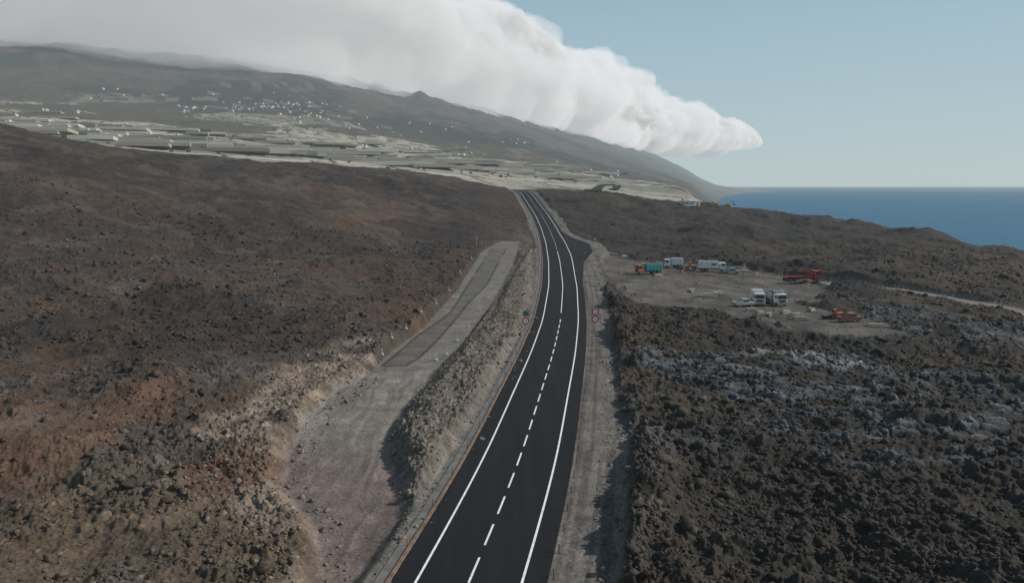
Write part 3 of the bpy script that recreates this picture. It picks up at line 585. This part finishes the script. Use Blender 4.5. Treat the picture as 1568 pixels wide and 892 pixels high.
for u0,v0,su,sv_,n in cl:
    for k in range(n):
        u=random.gauss(u0,su*.6); v=random.gauss(v0,sv_*.6); x,y=G(u,v)
        if 900<y<7000 and x/y<.24: bld.append((x,y))
xs=np.array([p[0] for p in bld]); ys=np.array([p[1] for p in bld]); zs,_=ground(xs,ys)
br=bmesh.new()
for x,y,z in zip(xs,ys,zs):
    f=np.interp(y,[900,3000],[.6,.85]); w=random.uniform(8,17)*f;d=random.uniform(7,12)*f;h=random.uniform(3.5,6.)*f; R=Matrix.Rotation(random.uniform(0,3.14),4,'Z')
    prim_box(bw,w,d,h+3,(x,y,z+h/2-1),R)
    if random.random()<.4:
        r=bmesh.ops.create_cone(br,cap_ends=True,segments=4,radius1=.72*max(w,d),radius2=.1,depth=2.); bmesh.ops.transform(br,matrix=Matrix.Translation((x,y,z+h+1.4))@R@Matrix.Rotation(math.pi/4,4,'Z'),verts=r['verts'])
    else: prim_box(bw,w*.4,d*.5,2.,(x,y,z+h+1.4),R)
vil=empty('distant_village',0,0,0,0); obj_bm(bw,'walls',MHW,vil); obj_bm(br,'roofs',MHR,vil)
MG=pmat('greenhouse_netting',(.29,.265,.22),.9,.2,.01); MG2=pmat('greenhouse_plastic',(.40,.385,.345),.9,.2,.01); MG3=pmat('shade_netting_beige',(.20,.19,.155),.9,.2,.01)
gs=[]
for k in range(210):
    u=random.uniform(0,980); lo=np.interp(u,[0,250,500,784,980],[196,228,243,268,280]); v=lo-abs(random.gauss(0,13))
    x,y=G(u,v); 
    if 640<y<3000: gs.append((x,y))
xs=np.array([p[0] for p in gs]); ys=np.array([p[1] for p in gs]); zs,_=ground(xs,ys); bgs=[bmesh.new() for _ in range(3)]
for x,y,z in zip(xs,ys,zs):
    bg=random.choice([bgs[0],bgs[0],bgs[1],bgs[2]])
    w=random.uniform(60,150);d=random.uniform(30,70); n=max(2,int(d/9)); R=Matrix.Rotation(.35+random.choice((0,0,0,1.57)),4,'Z')
    prim_box(bg,w,d,3.6,(x,y,z-.2),R)
    for j in range(n):
        c=Vector((0,-d/2+(j+.5)*d/n,0)); c=R@c; r=prim_box(bg,w*.99,d/n*.9,.3,(x+c.x,y+c.y,z+1.7),R)
gh=empty('banana_greenhouses',0,0,0,0)
for bg,m_,nm in zip(bgs,(MG,MG2,MG3),('netting_roofs','plastic_roofs','beige_shade_roofs')): obj_bm(bg,nm,m_,gh)
MTn=pmat('distant_foliage',(.040,.047,.032),.95,.5,.3)
pts=[]
for k in range(500):
    u=random.uniform(-50,1000); lo=np.interp(u,[0,250,500,784,1000],[205,232,246,276,286]); v=lo-abs(random.gauss(6,28)); x,y=G(u,v)
    if 700<y<5000: pts.append((x,y,random.uniform(1.3,3.0)))
rocks('distant_trees',pts,MTn)
fp=[(905,299),(914,291),(922,284),(934,280),(944,283),(946,288),(938,292)]
W=np.array([G(*p) for p in fp]); tt=np.linspace(0,len(W)-1,80); W=np.stack([np.interp(tt,range(len(W)),W[:,k]) for k in(0,1)],1)
k5=np.ones(7)/7; W=np.stack([np.convolve(np.pad(W[:,k],3,mode='edge'),k5,'valid') for k in(0,1)],1)
dn=np.gradient(W,axis=0); dn/=np.linalg.norm(dn,axis=1)[:,None]+1e-9; nn=np.stack([dn[:,1],-dn[:,0]],1)
A=W+nn*6;Bv=W-nn*6; za,_=ground(A[:,0],A[:,1]); zb_,_=ground(Bv[:,0],Bv[:,1]); zm=np.maximum(za,zb_)+1.0
strip_obj('far_asphalt_road',[np.stack([np.c_[A,zm],np.c_[Bv,zm]],1)],MA)
# ---------------------------------------------------------------- light
sd_=Vector((.80,.10,.58)).normalized(); el=math.asin(sd_.z); az=math.atan2(sd_.x,sd_.y)
w=bpy.data.worlds.new('World'); S.world=w; w.use_nodes=True; N=w.node_tree.nodes; l=w.node_tree.links; bg=N['Background']
sk=N.new('ShaderNodeTexSky'); sk.sky_type='NISHITA'; sk.sun_disc=False; sk.sun_elevation=el; sk.sun_rotation=az; sk.air_density=1.; sk.dust_density=.6; sk.ozone_density=1.5; sk.altitude=100
tc=N.new('ShaderNodeTexCoord'); sx_=N.new('ShaderNodeSeparateXYZ'); l.new(tc.outputs['Generated'],sx_.inputs[0])
mr=N.new('ShaderNodeMapRange'); mr.interpolation_type='SMOOTHSTEP'; mr.inputs[1].default_value=0; mr.inputs[2].default_value=.75; mr.inputs[3].default_value=.93; mr.inputs[4].default_value=.25; l.new(sx_.outputs['Z'],mr.inputs[0])
rp=N.new('ShaderNodeValToRGB'); l.new(sx_.outputs['Z'],rp.inputs[0]); rp.color_ramp.elements[0].position=0; rp.color_ramp.elements[0].color=(.48,.575,.60,1); rp.color_ramp.elements[1].position=.26; rp.color_ramp.elements[1].color=(.34,.505,.595,1)
sc_=N.new('ShaderNodeVectorMath'); sc_.operation='SCALE'; sc_.inputs['Scale'].default_value=1/.085; l.new(rp.outputs[0],sc_.inputs[0])
mx=N.new('ShaderNodeMix'); mx.data_type='RGBA'; l.new(mr.outputs[0],mx.inputs[0]); l.new(sk.outputs[0],mx.inputs[6]); l.new(sc_.outputs[0],mx.inputs[7])
l.new(mx.outputs[2],bg.inputs[0]); bg.inputs[1].default_value=.085
sl=bpy.data.lights.new('sun','SUN'); sl.energy=4.4; sl.angle=math.radians(.6); sl.color=(1,.94,.86); so=bpy.data.objects.new('sun',sl); S.collection.objects.link(so)
so.rotation_euler=sd_.to_track_quat('Z','Y').to_euler()
